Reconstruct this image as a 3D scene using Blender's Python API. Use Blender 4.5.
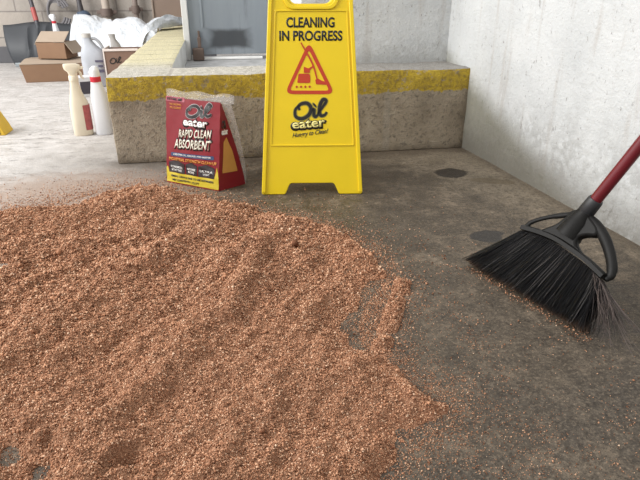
import bpy, bmesh, math, random
import numpy as np
from mathutils import Vector, Matrix, Quaternion
R = math.radians
random.seed(4); rng = np.random.default_rng(7)
for o in list(bpy.data.objects): bpy.data.objects.remove(o)
S = bpy.context.scene; COL = S.collection

# ---------------------------------------------------------------- camera
F, H, YAW, PITCH = 560.0, 0.60, R(10), R(24.5)
cd = bpy.data.cameras.new('camera'); cam = bpy.data.objects.new('camera', cd); COL.objects.link(cam)
cam.location = (0, 0, H); cam.rotation_euler = (R(90) - PITCH, 0, -YAW)
cd.sensor_fit = 'HORIZONTAL'; cd.sensor_width = 36; cd.lens = 36 * F / 640; cd.clip_start = .01
S.camera = cam
# ---------------------------------------------------------------- world and light
S.view_settings.view_transform = 'Standard'; S.view_settings.look = 'None'
S.view_settings.gamma = 1; S.view_settings.use_curve_mapping = False
S.view_settings.exposure = 0.6
W = bpy.data.worlds.new('daylight'); S.world = W; W.use_nodes = True
wn, wl = W.node_tree.nodes, W.node_tree.links
wn.clear()
wo = wn.new('ShaderNodeOutputWorld'); bg = wn.new('ShaderNodeBackground'); tc = wn.new('ShaderNodeTexCoord')
dp = wn.new('ShaderNodeVectorMath'); dp.operation = 'DOT_PRODUCT'
dp.inputs[1].default_value = Vector((-.75, .10, .62)).normalized()
mr = wn.new('ShaderNodeMapRange'); mr.inputs['From Min'].default_value = -.5; mr.inputs['From Max'].default_value = 1
mr.inputs['To Min'].default_value = 0; mr.inputs['To Max'].default_value = 1
cr = wn.new('ShaderNodeValToRGB')
cr.color_ramp.elements[0].color = (.10, .095, .09, 1); cr.color_ramp.elements[0].position = 0.15
cr.color_ramp.elements[1].color = (1.04, 1.03, 1.02, 1); cr.color_ramp.elements[1].position = 1
wl.new(tc.outputs['Generated'], dp.inputs[0]); wl.new(dp.outputs['Value'], mr.inputs['Value'])
wl.new(mr.outputs[0], cr.inputs[0]); wl.new(cr.outputs[0], bg.inputs['Color']); wl.new(bg.outputs[0], wo.inputs[0])
bg.inputs['Strength'].default_value = 1.0
def area(name, loc, tgt, sx, sy, e, c):
    l = bpy.data.lights.new(name, 'AREA'); l.shape = 'RECTANGLE'; l.size = sx; l.size_y = sy; l.energy = e; l.color = c
    o = bpy.data.objects.new(name, l); COL.objects.link(o); o.location = loc
    o.rotation_euler = (Vector(tgt) - Vector(loc)).to_track_quat('-Z', 'Y').to_euler(); return o
area('bay_opening_daylight', (-4.0, 1.6, 2.9), (.4, 1.8, 0), 3.4, 2.2, 200, (1, .99, .97))

# ---------------------------------------------------------------- geometry helpers
rot = cam.rotation_euler.to_matrix()
CX, CU, CF = rot @ Vector((1, 0, 0)), rot @ Vector((0, 1, 0)), rot @ Vector((0, 0, -1))
CAM = Vector((0, 0, H))
def ray(x, y): return (CF * F + CX * (x - 320) + CU * (240 - y)).normalized()
def atz(x, y, z=0):
    d = ray(x, y); return CAM + d * ((z - H) / d.z)
def aty(x, y, Y):
    d = ray(x, y); return CAM + d * (Y / d.y)
def onplane(x, y, O, ex, ey):
    n = ex.cross(ey); d = ray(x, y); p = CAM + d * ((O - CAM).dot(n) / d.dot(n)) - O
    return (p.dot(ex) / ex.dot(ex), p.dot(ey) / ey.dot(ey))

def mk(name, me, m, parent=None, loc=None, rotm=None):
    o = bpy.data.objects.new(name, me); COL.objects.link(o)
    if m is not None:
        for q in (m if isinstance(m, (list, tuple)) else [m]): me.materials.append(q)
    if parent: o.parent = parent
    if loc is not None: o.location = loc
    return o
def tag(o, label=None, cat=None, group=None, kind=None):
    if label: o['label'] = label
    if cat: o['category'] = cat
    if group: o['group'] = group
    if kind: o['kind'] = kind
    return o
def empty(name, loc, label, cat, rz=0, group=None):
    o = bpy.data.objects.new(name, None); COL.objects.link(o); o.location = loc; o.rotation_euler.z = rz
    o.empty_display_size = .05
    return tag(o, label, cat, group)
def fin(name, bm, m, parent=None, loc=None, smooth=None):
    bmesh.ops.recalc_face_normals(bm, faces=bm.faces[:])
    me = bpy.data.meshes.new(name); bm.to_mesh(me); bm.free()
    if smooth:
        for p in me.polygons: p.use_smooth = True
        try: me.set_sharp_from_angle(angle=R(smooth))
        except Exception: pass
    return mk(name, me, m, parent, loc)
def box(bm, c, s, bev=0, mat=None, seg=2):
    r = bmesh.ops.create_cube(bm, size=1)['verts']
    for v in r: v.co = Vector((v.co.x * s[0], v.co.y * s[1], v.co.z * s[2]))
    if bev:
        es = {e for v in r for e in v.link_edges}
        g = bmesh.ops.bevel(bm, geom=list(es), offset=bev, segments=seg, affect='EDGES', profile=.5)
        r = list({v for f in g['faces'] for v in f.verts} | {v for v in r if v.is_valid})
    for v in r:
        v.co = (mat @ v.co if mat is not None else v.co) + Vector(c)
    return r
def loft(bm, rings, close=True, capa=True, capb=True):
    vs = [[bm.verts.new(p) for p in r] for r in rings]
    n = len(rings[0])
    for a, b in zip(vs, vs[1:]):
        for i in range(n if close else n - 1):
            bm.faces.new((a[i], a[(i + 1) % n], b[(i + 1) % n], b[i]))
    if capa: bm.faces.new(vs[0][::-1])
    if capb: bm.faces.new(vs[-1])
    return vs
def tube(bm, pts, r, n=10, flat=1.0):
    pts = [Vector(p) for p in pts]; rings = []
    rr = r if isinstance(r, (list, tuple)) else [r] * len(pts)
    up = None
    for i, p in enumerate(pts):
        t = (pts[min(i + 1, len(pts) - 1)] - pts[max(i - 1, 0)]).normalized()
        if up is None: up = t.orthogonal().normalized()
        up = (up - t * up.dot(t)).normalized(); s = t.cross(up)
        rings.append([p + (up * math.cos(2 * math.pi * k / n) + s * math.sin(2 * math.pi * k / n) * flat) * rr[i] for k in range(n)])
    return loft(bm, rings)
def superr(rx, ry, z, cx=0, cy=0, n=24, e=2.6):
    out = []
    for k in range(n):
        a = 2 * math.pi * k / n; c, s = math.cos(a), math.sin(a)
        out.append(Vector((cx + rx * math.copysign(abs(c) ** (2 / e), c), cy + ry * math.copysign(abs(s) ** (2 / e), s), z)))
    return out
def smoothpath(pts, closed=False, k=6):
    n = len(pts); out = []
    for i in range(n if closed else n - 1):
        P = [Vector(pts[(i + d) % n]) if closed else Vector(pts[max(0, min(n - 1, i + d))]) for d in (-1, 0, 1, 2)]
        for j in range(k):
            t = j / k
            out.append(.5 * ((2 * P[1]) + (P[2] - P[0]) * t + (2 * P[0] - 5 * P[1] + 4 * P[2] - P[3]) * t * t + (3 * P[1] - P[0] - 3 * P[2] + P[3]) * t ** 3))
    if not closed: out.append(Vector(pts[-1]))
    return out
def rounded(pts, rad, seg=4):
    out = []; n = len(pts)
    rads = rad if isinstance(rad, (list, tuple)) else [rad] * n
    for i, p in enumerate(pts):
        p = Vector(p); a = Vector(pts[i - 1]); b = Vector(pts[(i + 1) % n]); r = rads[i]
        if r <= 0: out.append(p); continue
        u, v = (a - p), (b - p); r = min(r, u.length * .49, v.length * .49)
        A, B = p + u.normalized() * r, p + v.normalized() * r
        for k in range(seg + 1):
            t = k / seg; out.append(A * (1 - t) ** 2 + p * 2 * t * (1 - t) + B * t * t)
    return out
def plate(loops, depth, bevel=0):
    """filled 2D shape with holes, centred on z=0, as a mesh"""
    cu = bpy.data.curves.new('shape', 'CURVE'); cu.dimensions = '2D'; cu.fill_mode = 'BOTH'
    cu.extrude = depth / 2 - bevel; cu.bevel_depth = bevel; cu.bevel_resolution = 1
    if bevel: cu.offset = -bevel
    for lp in loops:
        sp = cu.splines.new('POLY'); sp.points.add(len(lp) - 1); sp.use_cyclic_u = True
        for q, p in zip(sp.points, lp): q.co = (p[0], p[1], 0, 1)
    o = bpy.data.objects.new('shape', cu); COL.objects.link(o)
    bpy.context.view_layer.update()
    me = bpy.data.meshes.new_from_object(o.evaluated_get(bpy.context.evaluated_depsgraph_get()))
    bpy.data.objects.remove(o); bpy.data.curves.remove(cu); me.name = 'plate'; me.materials.clear(); return me
def textmesh(s, w, h, bold=.0, shear=0, depth=.0004, space=1.0):
    cu = bpy.data.curves.new('txt', 'FONT'); cu.body = s; cu.size = 1; cu.align_x = 'LEFT'; cu.offset = bold; cu.shear = shear
    cu.space_character = space; cu.fill_mode = 'BOTH'; cu.resolution_u = 4
    o = bpy.data.objects.new('txt', cu); COL.objects.link(o); bpy.context.view_layer.update()
    me = bpy.data.meshes.new_from_object(o.evaluated_get(bpy.context.evaluated_depsgraph_get()))
    bpy.data.objects.remove(o); bpy.data.curves.remove(cu); me.materials.clear()
    xs = [v.co.x for v in me.vertices]; ys = [v.co.y for v in me.vertices]
    x0, x1, y0, y1 = min(xs), max(xs), min(ys), max(ys)
    sc = (w / (x1 - x0), h / (y1 - y0))
    bm = bmesh.new(); bm.from_mesh(me)
    for v in bm.verts: v.co = Vector(((v.co.x - (x0 + x1) / 2) * sc[0], (v.co.y - (y0 + y1) / 2) * sc[1], 0))
    r = bmesh.ops.extrude_face_region(bm, geom=bm.faces[:])
    for v in r['geom']:
        if isinstance(v, bmesh.types.BMVert): v.co.z += depth
    me2 = bpy.data.meshes.new('lettering'); bm.to_mesh(me2); bm.free(); bpy.data.meshes.remove(me); return me2
def merge(mes):
    """list of (mesh, Matrix) -> one mesh"""
    bm = bmesh.new()
    for me, M in mes:
        me.transform(M); bm.from_mesh(me)
    out = bpy.data.meshes.new('merged'); bm.to_mesh(out); bm.free(); return out
def T(x, y, z=0, rz=0): return Matrix.Translation((x, y, z)) @ Matrix.Rotation(rz, 4, 'Z')
def strokemesh(paths, w, depth=.0004):
    """flat brush strokes of width w (list per path allowed) on z=0"""
    bm = bmesh.new()
    for pts, ww in paths:
        P = [Vector((p[0], p[1], 0)) for p in smoothpath([(a, b, 0) for a, b in pts])]
        n = len(P); L = []; Rr = []
        for i, p in enumerate(P):
            t = (P[min(i + 1, n - 1)] - P[max(i - 1, 0)]).normalized(); nn = Vector((-t.y, t.x, 0))
            k = ww * w * (.55 + .45 * math.sin(math.pi * (i + .5) / n))
            L.append(p + nn * k / 2); Rr.append(p - nn * k / 2)
        rings = [[L[i], Rr[i], Rr[i] + Vector((0, 0, depth)), L[i] + Vector((0, 0, depth))] for i in range(n)]
        loft(bm, rings)
    me = bpy.data.meshes.new('strokes'); bm.to_mesh(me); bm.free(); return me
# value noise
_G = {}
def vnoise(x, y, seed=0):
    if seed not in _G: _G[seed] = np.random.default_rng(seed).random((256, 256))
    g = _G[seed]
    xi = np.floor(x).astype(int); yi = np.floor(y).astype(int); fx = x - xi; fy = y - yi
    fx = fx * fx * (3 - 2 * fx); fy = fy * fy * (3 - 2 * fy)
    a = g[xi % 256, yi % 256]; b = g[(xi + 1) % 256, yi % 256]; c = g[xi % 256, (yi + 1) % 256]; d = g[(xi + 1) % 256, (yi + 1) % 256]
    return (a * (1 - fx) + b * fx) * (1 - fy) + (c * (1 - fx) + d * fx) * fy
def fbm(x, y, seed=0, o=4):
    s = 0; a = .5
    for k in range(o): s = s + a * vnoise(x * 2 ** k + 31.7 * k, y * 2 ** k + 17.3 * k, seed + k); a *= .5
    return s / (1 - .5 ** o)

# ---------------------------------------------------------------- material helpers
class NM:
    def __init__(s, name, rough=.6, spec=.5, metal=0):
        s.m = bpy.data.materials.new(name); s.m.use_nodes = True; s.t = s.m.node_tree
        s.n = s.t.nodes; s.b = s.n['Principled BSDF']; s.b.inputs['Roughness'].default_value = rough
        s.b.inputs['Specular IOR Level'].default_value = spec; s.b.inputs['Metallic'].default_value = metal
        s.geo = s.n.new('ShaderNodeNewGeometry'); s.tex = s.n.new('ShaderNodeTexCoord')
        s.pos = s.geo.outputs['Position']; s.obj = s.tex.outputs['Object']
        q = s.n.new('ShaderNodeSeparateXYZ'); s.t.links.new(s.pos, q.inputs[0]); s.X, s.Y, s.Z = q.outputs
        q = s.n.new('ShaderNodeSeparateXYZ'); s.t.links.new(s.geo.outputs['Normal'], q.inputs[0]); s.NX, s.NY, s.NZ = q.outputs
    def put(s, sock, v):
        if isinstance(v, bpy.types.NodeSocket): s.t.links.new(v, sock)
        elif isinstance(v, (tuple, list)) and len(v) == 3 and sock.type == 'RGBA': sock.default_value = (*v, 1)
        else: sock.default_value = v
    def noise(s, scale, detail=4, rough=.55, vec=None, st=None, dist=0):
        n = s.n.new('ShaderNodeTexNoise'); n.inputs['Scale'].default_value = scale; n.inputs['Detail'].default_value = detail
        n.inputs['Roughness'].default_value = rough; n.inputs['Distortion'].default_value = dist
        v = vec if vec is not None else s.pos
        if st:
            mp = s.n.new('ShaderNodeMapping'); mp.inputs['Scale'].default_value = st; s.t.links.new(v, mp.inputs[0]); v = mp.outputs[0]
        s.t.links.new(v, n.inputs['Vector']); return n.outputs['Fac']
    def vor(s, scale, vec=None, feat='F1'):
        n = s.n.new('ShaderNodeTexVoronoi'); n.feature = feat; n.inputs['Scale'].default_value = scale
        s.t.links.new(vec if vec is not None else s.pos, n.inputs['Vector']); return n.outputs['Distance']
    def M(s, op, a, b=0, c=0, clamp=False):
        n = s.n.new('ShaderNodeMath'); n.operation = op; n.use_clamp = clamp
        for k, v in enumerate((a, b, c)): s.put(n.inputs[k], v)
        return n.outputs[0]
    def rng(s, v, a, b, c=0., d=1.):
        n = s.n.new('ShaderNodeMapRange'); n.interpolation_type = 'SMOOTHSTEP'
        for k, q in enumerate((v, a, b, c, d)): s.put(n.inputs[k], q)
        return n.outputs[0]
    def mix(s, f, a, b, mode='MIX'):
        n = s.n.new('ShaderNodeMix'); n.data_type = 'RGBA'; n.blend_type = mode
        s.put(n.inputs[0], f); s.put(n.inputs[6], a); s.put(n.inputs[7], b); return n.outputs[2]
    def ramp(s, f, st):
        n = s.n.new('ShaderNodeValToRGB'); e = n.color_ramp.elements
        while len(e) < len(st): e.new(.5)
        for q, (p, c) in zip(e, st): q.position = p; q.color = (*c, 1)
        s.put(n.inputs[0], f); return n.outputs[0]
    def bump(s, h, strength=.3, dist=.01):
        n = s.n.new('ShaderNodeBump'); n.inputs['Strength'].default_value = strength; n.inputs['Distance'].default_value = dist
        s.put(n.inputs['Height'], h); s.t.links.new(n.outputs[0], s.b.inputs['Normal'])
    def base(s, v): s.put(s.b.inputs['Base Color'], v); return s
    def rgh(s, v): s.put(s.b.inputs['Roughness'], v); return s
def plain(name, c, rough=.5, spec=.5, metal=0, var=.12, sc=25, bmp=0):
    m = NM(name, rough, spec, metal)
    n = m.noise(sc, 3, vec=m.obj)
    m.base(m.mix(n, tuple(x * (1 - var) for x in c), tuple(min(1, x * (1 + var)) for x in c)))
    if bmp: m.bump(m.noise(sc * 6, 3, vec=m.obj), bmp, .003)
    return m.m
def srgb(r, g, b):
    f = lambda v: ((v / 255 + .055) / 1.055) ** 2.4 if v > 10 else v / 255 / 12.92
    return (f(r), f(g), f(b))

# concrete floor ----------------------------------------------------
m = NM('stained_concrete', .6, .35)
big = m.noise(2.2, 6, .6); mid = m.noise(11, 9, .78); fine = m.noise(160, 4, .7); spk = m.noise(420, 2, .6)
dust_glare = m.rng(m.M('ADD', m.M('ADD', m.M('MULTIPLY', m.X, -1.0), m.M('MULTIPLY', m.Y, .42)), m.M('MULTIPLY', big, .5)), .95, 2.15)  # left/back floor paled: dust plus the glare over it, painted in
c1 = m.ramp(mid, [(.30, (.026, .021, .016)), (.5, (.088, .069, .049)), (.72, (.25, .195, .14))])
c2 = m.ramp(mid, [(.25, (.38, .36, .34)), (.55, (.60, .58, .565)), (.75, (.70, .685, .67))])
# tan strip of settled dust towards the right wall
tan = m.rng(m.M('ADD', m.M('ADD', m.M('MULTIPLY', m.X, 1.0), m.M('MULTIPLY', m.Y, .45)), m.M('MULTIPLY', mid, .5)), 1.55, 2.05)
c1 = m.mix(m.M('MULTIPLY', tan, .7), c1, (.27, .225, .165))
# dark oily zone in the middle/right foreground
oil = m.rng(m.M('ADD', m.M('MULTIPLY', m.Y, -1), m.M('MULTIPLY', big, 1.0)), -.75, -.05)
c1 = m.mix(m.M('MULTIPLY', m.M('MULTIPLY', oil, m.rng(m.noise(4, 8, .7), .64, .40)), .85), c1, m.mix(m.rng(m.noise(60, 6, .75), .4, .62), (.028, .023, .018), (.095, .078, .060)))
c1 = m.mix(m.M('MULTIPLY', m.rng(m.noise(70, 6, .75), .48, .62), .65), c1, (.034, .026, .019))
col = m.mix(dust_glare, c1, c2)
def blob(px, py, rx, ry, ang, amt, colr, col, e0=1.15, e1=.8):
    c = atz(px, py)
    dx = m.M('SUBTRACT', m.X, c.x); dy = m.M('SUBTRACT', m.Y, c.y); ca, sa = math.cos(ang), math.sin(ang)
    u = m.M('DIVIDE', m.M('ADD', m.M('MULTIPLY', dx, ca), m.M('MULTIPLY', dy, sa)), rx)
    v = m.M('DIVIDE', m.M('SUBTRACT', m.M('MULTIPLY', dy, ca), m.M('MULTIPLY', dx, sa)), ry)
    d = m.M('ADD', m.M('ADD', m.M('MULTIPLY', u, u), m.M('MULTIPLY', v, v)), m.M('MULTIPLY', m.M('SUBTRACT', m.noise(22, 3), .5), 1.6))
    return m.mix(m.M('MULTIPLY', m.rng(d, e0, e1), amt), col, colr)
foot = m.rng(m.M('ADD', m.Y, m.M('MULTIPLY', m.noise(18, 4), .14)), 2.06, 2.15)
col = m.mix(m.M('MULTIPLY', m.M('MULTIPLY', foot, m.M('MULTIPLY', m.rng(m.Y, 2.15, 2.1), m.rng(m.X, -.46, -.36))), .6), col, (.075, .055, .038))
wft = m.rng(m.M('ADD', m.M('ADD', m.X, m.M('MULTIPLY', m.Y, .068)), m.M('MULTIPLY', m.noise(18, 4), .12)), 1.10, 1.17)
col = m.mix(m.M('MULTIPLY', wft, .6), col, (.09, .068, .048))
col = blob(60, 200, .36, .24, 0, .7, (.36, .255, .195), col, 2.2, .1)
col = blob(395, 225, .16, .16, 0, .55, (.055, .044, .033), col, 1.8, .2)
col = blob(340, 180, .30, .16, -.1, .5, (.06, .05, .04), col, 1.7, .3)
col = m.mix(m.M('MULTIPLY', m.rng(fine, .48, .66), .5), col, m.mix(.45, col, (.42, .33, .24)))
col = m.mix(m.M('MULTIPLY', m.rng(spk, .52, .7), .7), col, (.03, .028, .025), 'MULTIPLY')
col = blob(451, 173, .058, .055, 0, .95, (.028, .022, .017), col)
col = blob(492, 181, .075, .03, -.4, .6, (.10, .075, .045), col)
col = blob(487, 236, .05, .035, .3, .9, (.03, .027, .025), col)
# faint scratches and dark crevices in the pale part
scr = m.noise(5, 5, .6, st=(.5, 3, 1), dist=1.2)
col = m.mix(m.M('MULTIPLY', m.M('MULTIPLY', m.rng(m.M('ABSOLUTE', m.M('SUBTRACT', scr, .55)), .018, .0), dust_glare), .75), col, (.12, .11, .10))
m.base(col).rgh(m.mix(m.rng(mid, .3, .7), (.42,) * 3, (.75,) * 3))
m.bump(m.M('ADD', m.M('MULTIPLY', fine, .5), m.M('MULTIPLY', mid, 1.2)), .55, .006)
M_floor = m.m
# white plaster wall ------------------------------------------------
def plaster(name, side):
    m = NM(name, .75, .25)
    n1 = m.noise(3.5, 6, .6); n2 = m.noise(42, 5, .65); n3 = m.noise(140, 3, .6)
    streak = m.noise(9, 5, .6, st=(2.2, 2.2, .25))
    col = m.ramp(n1, [(.3, (.50, .515, .52)), (.7, (.64, .65, .65))])
    col = m.mix(m.M('MULTIPLY', m.rng(streak, .54, .70), .45), col, (.42, .39, .36))
    spots = m.M('ADD', m.rng(m.noise(26, 4, .7, st=(1, 1, .45)), .64, .72), m.rng(m.noise(80, 3, .7, st=(1, 1, .6)), .63, .72))
    col = m.mix(m.M('MULTIPLY', spots, .6), col, (.16, .14, .13))
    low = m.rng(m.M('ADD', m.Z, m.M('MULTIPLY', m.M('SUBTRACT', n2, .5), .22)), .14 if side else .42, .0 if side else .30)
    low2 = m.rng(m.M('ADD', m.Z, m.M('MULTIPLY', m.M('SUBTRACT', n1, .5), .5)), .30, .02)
    if side:
        # grime plus painted shadow of the low block wall: tall at the corner, thinning out towards the viewer
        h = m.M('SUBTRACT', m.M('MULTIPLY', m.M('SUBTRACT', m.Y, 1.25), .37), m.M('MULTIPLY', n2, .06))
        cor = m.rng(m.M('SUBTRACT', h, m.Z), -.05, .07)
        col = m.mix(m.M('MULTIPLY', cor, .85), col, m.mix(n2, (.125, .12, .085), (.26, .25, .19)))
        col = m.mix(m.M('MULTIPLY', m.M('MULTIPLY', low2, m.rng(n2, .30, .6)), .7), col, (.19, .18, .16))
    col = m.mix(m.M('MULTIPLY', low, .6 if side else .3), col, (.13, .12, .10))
    m.base(col); m.bump(m.M('ADD', m.M('MULTIPLY', n2, 1.0), m.M('MULTIPLY', n3, .5)), .5, .008)
    return m.m
M_wallr = plaster('soiled_shadowed_white_plaster', True); M_wallb = plaster('white_plaster', False)
# concrete block curb -----------------------------------------------
m = NM('painted_concrete_block', .85, .2)
n1 = m.noise(6, 5, .6); n2 = m.noise(60, 4, .7); n3 = m.noise(200, 3, .6)
conc = m.ramp(n1, [(.25, (.17, .138, .10)), (.5, (.34, .285, .215)), (.75, (.48, .415, .32))])
conc = m.mix(m.M('MULTIPLY', m.rng(n2, .5, .66), .6), conc, (.11, .095, .075))
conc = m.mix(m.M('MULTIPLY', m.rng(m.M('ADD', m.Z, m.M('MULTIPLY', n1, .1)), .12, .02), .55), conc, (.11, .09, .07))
# pale mortar repairs between blocks
jx = m.M('ABSOLUTE', m.M('SUBTRACT', m.M('FRACT', m.M('MULTIPLY', m.M('ADD', m.X, .17), 2.5)), .5))
conc = m.mix(m.M('MULTIPLY', m.rng(jx, .455, .48), .35), conc, (.36, .33, .28))
yel = m.mix(m.rng(n2, .35, .7), (.50, .355, .04), (.27, .19, .05))
yel = m.mix(m.M('MULTIPLY', m.rng(m.noise(12, 4), .5, .65), .5), yel, (.64, .46, .06))
band = m.rng(m.M('ADD', m.Z, m.M('MULTIPLY', m.M('SUBTRACT', m.noise(20, 5, .7), .5), .05)), .226, .232)
worn = m.M('SUBTRACT', 1, m.M('MULTIPLY', m.rng(m.noise(38, 4, .7), .56, .64), .7))
front = m.mix(m.M('MULTIPLY', band, worn), conc, yel)
top = m.ramp(n2, [(.3, (.32, .30, .25)), (.6, (.56, .53, .47)), (.75, (.70, .68, .62))])
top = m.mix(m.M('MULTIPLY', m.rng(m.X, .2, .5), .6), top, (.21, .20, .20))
fy = m.mix(m.rng(n2, .4, .7), (.66, .60, .37), (.58, .53, .36))
top = m.mix(m.M('MULTIPLY', m.M('MULTIPLY', m.rng(m.Y, 2.25, 2.6), m.rng(m.X, -.16, -.18)), .85), top, fy)
jy = m.M('ABSOLUTE', m.M('SUBTRACT', m.M('FRACT', m.M('MULTIPLY', m.Y, 5.)), .5))
top = m.mix(m.M('MULTIPLY', m.M('MULTIPLY', m.rng(jy, .45, .48), m.rng(m.Y, 2.2, 2.3)), .6), top, (.22, .19, .13))
top = m.mix(m.M('MULTIPLY', m.M('MULTIPLY', m.rng(jx, .475, .492), m.rng(m.Y, 2.3, 2.2)), .6), top, (.28, .25, .22))
top = m.mix(m.M('MULTIPLY', m.rng(n3, .55, .66), .7), top, (.13, .12, .10))
inner = m.mix(m.rng(n1, .3, .7), (.55, .55, .53), (.70, .70, .69))
side = m.mix(m.rng(m.NX, .5, .8), front, inner)
m.base(m.mix(m.rng(m.NZ, .5, .8), side, top)); m.bump(m.M('ADD', n2, m.M('MULTIPLY', n3, .7)), .8, .008)
M_curb = m.m
# others -------------------------------------------------------------
m = NM('beige_block', .8, .2)
bt = m.n.new('ShaderNodeTexBrick'); bt.inputs['Scale'].default_value = 1; bt.inputs['Mortar Size'].default_value = .006
bt.inputs['Brick Width'].default_value = .4; bt.inputs['Row Height'].default_value = .2
mp = m.n.new('ShaderNodeMapping'); mp.inputs['Rotation'].default_value = (R(90), 0, 0); m.t.links.new(m.pos, mp.inputs[0]); m.t.links.new(mp.outputs[0], bt.inputs['Vector'])
bt.inputs['Color1'].default_value = (.50, .45, .40, 1); bt.inputs['Color2'].default_value = (.46, .42, .38, 1); bt.inputs['Mortar'].default_value = (.30, .27, .25, 1)
m.base(m.mix(m.M('MULTIPLY', m.rng(m.noise(5, 5), .45, .7), .4), bt.outputs['Color'], (.28, .25, .23))); m.bump(m.noise(40, 4), .4, .01)
M_beige = m.m
m = NM('grey_steel_door', .42, .5, .35)
n1 = m.noise(4, 5, .6, st=(3, 1, .5)); n2 = m.noise(7, 5)
col = m.mix(n1, (.21, .24, .27), (.33, .365, .40))
dcen = aty(229, 38, 3.58)
dx = m.M('ABSOLUTE', m.M('DIVIDE', m.M('SUBTRACT', m.X, dcen.x), .125)); dz = m.M('ABSOLUTE', m.M('DIVIDE', m.M('SUBTRACT', m.Z, dcen.z), .055))
sm = m.rng(m.M('ADD', m.M('MAXIMUM', dx, dz), m.M('MULTIPLY', n2, .7)), 1.55, 1.0)
col = m.mix(m.M('MULTIPLY', sm, .8), col, (.03, .03, .033))
col = m.mix(m.M('MULTIPLY', m.rng(m.noise(9, 5, st=(3, 1, .3)), .55, .7), .4), col, (.08, .08, .085))
m.base(col); M_door = m.m
m = NM('platform_concrete', .7, .3)
m.base(m.ramp(m.noise(14, 5, .65), [(.3, (.28, .28, .28)), (.7, (.52, .52, .52))])); m.bump(m.noise(90, 4), .5, .006); M_plat = m.m
M_yellow = plain('yellow_sign_plastic', (.80, .58, .010), .32, .5, var=.06, sc=12, bmp=.05)
M_black = plain('black_print', (.012, .012, .012), .5)
M_glow = plain('grey_print_edge', (.28, .25, .05), .5)
M_red = plain('red_print', (.50, .045, .012), .45)
M_white = plain('white_print', (.78, .76, .72), .5)
M_cream_print = plain('pale_yellow_print', (.78, .70, .25), .5)
M_orange = plain('orange_print', (.62, .25, .04), .5)
M_blue = plain('blue_print', (.03, .055, .13), .5)

# ================================================================ STRUCTURE
def grid_plane(name, x0, x1, y0, y1, z, m):
    bm = bmesh.new(); vs = [bm.verts.new(p) for p in ((x0, y0, z), (x1, y0, z), (x1, y1, z), (x0, y1, z))]; bm.faces.new(vs)
    r = bmesh.ops.extrude_face_region(bm, geom=bm.faces[:])
    for v in r['geom']:
        if isinstance(v, bmesh.types.BMVert): v.co.z -= .1
    return tag(fin(name, bm, m), kind='structure')
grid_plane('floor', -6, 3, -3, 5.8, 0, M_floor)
# right wall: slightly out of square with the block wall
bm = bmesh.new()
A = Vector((.952, 2.09, 0)); D = Vector((.068, -1, 0)).normalized(); P0 = A - D * .25; P1 = A + D * 4.5
nx, nz = 180, 90
for (base, flip) in ((0, 0),):
    g = [[bm.verts.new((P0 + (P1 - P0) * (i / nx)) + Vector((0, 0, 3.2 * j / nz))) for j in range(nz + 1)] for i in range(nx + 1)]
    for i in range(nx):
        for j in range(nz): bm.faces.new((g[i][j], g[i + 1][j], g[i + 1][j + 1], g[i][j + 1]))
for v in bm.verts:
    n = float(fbm(np.array([v.co.y * 6]), np.array([v.co.z * 6]), 5)[0]) - .5
    v.co.x += .010 * n
r = bmesh.ops.extrude_face_region(bm, geom=bm.faces[:])
for v in r['geom']:
    if isinstance(v, bmesh.types.BMVert): v.co.x += .15
tag(fin('wall_right', bm, M_wallr, smooth=40), kind='structure')
bm = bmesh.new(); box(bm, ((.33 + 1.1) / 2, (2.295 + 3.9) / 2, 1.6), (.77, 1.605, 3.2), .004)
tag(fin('wall_back', bm, M_wallb), kind='structure')
# low block wall: front run and the arm running back
def roughbox(name, lo, hi, m, step=.03, amp=.004, bev=.006):
    bm = bmesh.new(); c = [(a + b) / 2 for a, b in zip(lo, hi)]; s = [b - a for a, b in zip(lo, hi)]
    box(bm, c, s, bev, seg=2)
    for ax in range(3):
        n = max(1, int(s[ax] / step))
        if ax == 1 and s[1] > 1: n = int(s[1] / .06)
        for k in range(1, n):
            p = [0, 0, 0]; p[ax] = lo[ax] + s[ax] * k / n; nn = [0, 0, 0]; nn[ax] = 1
            bmesh.ops.bisect_plane(bm, geom=bm.verts[:] + bm.edges[:] + bm.faces[:], plane_co=p, plane_no=nn)
    for v in bm.verts:
        q = v.co
        v.co += Vector((fbm(np.array([q.y * 20]), np.array([q.z * 20]), 3)[0] - .5, fbm(np.array([q.x * 20]), np.array([q.z * 20]), 9)[0] - .5, fbm(np.array([q.x * 20]), np.array([q.y * 20]), 13)[0] - .5)) * amp * (0 if q.z < .01 else 1) * 2
    return tag(fin(name, bm, m, smooth=35), kind='structure')
roughbox('low_block_wall', (-.385, 2.085, 0), (.955, 2.30, .31), M_curb)
roughbox('low_block_wall', (-.385, 2.301, 0), (-.175, 4.85, .308), M_curb)
bm = bmesh.new(); box(bm, (.078, 3.03, .095), (.505, 1.455, .19)); tag(fin('floor_platform', bm, M_plat), kind='structure')
# door with jamb, bar for light under it, roller
d = bpy.data.objects.new('door_1', None); COL.objects.link(d); d['kind'] = 'structure'; d.location = (.06, 3.60, .19)
bm = bmesh.new(); box(bm, (.01, 0, 1.02), (.49, .04, 1.98), .003)
for x in (-.13,): box(bm, (x, -.022, 1.08), (.012, .008, 1.8), .002)
box(bm, (.12, -.022, .40), (.36, .005, .012), .002)
fin('door_panel', bm, M_door, d)
bm = bmesh.new(); box(bm, (-.225, .0, 1.1), (.035, .09, 2.2), .004); fin('door_frame', bm, plain('painted_jamb', (.62, .62, .61), .6), d)
bm = bmesh.new(); box(bm, (.035, -.03, .009), (.36, .03, .014), .003); fin('under_door_light', bm, plain('leaked_light_white', (.85, .85, .83), .5), d)  # white bar stands in for daylight leaking under the door
bm = bmesh.new(); box(bm, (-.165, -.06, .036), (.065, .05, .070), .006); box(bm, (-.155, -.045, .10), (.02, .02, .06), .003); box(bm, (-.155, -.03, .14), (.012, .012, .05), .003)
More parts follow.
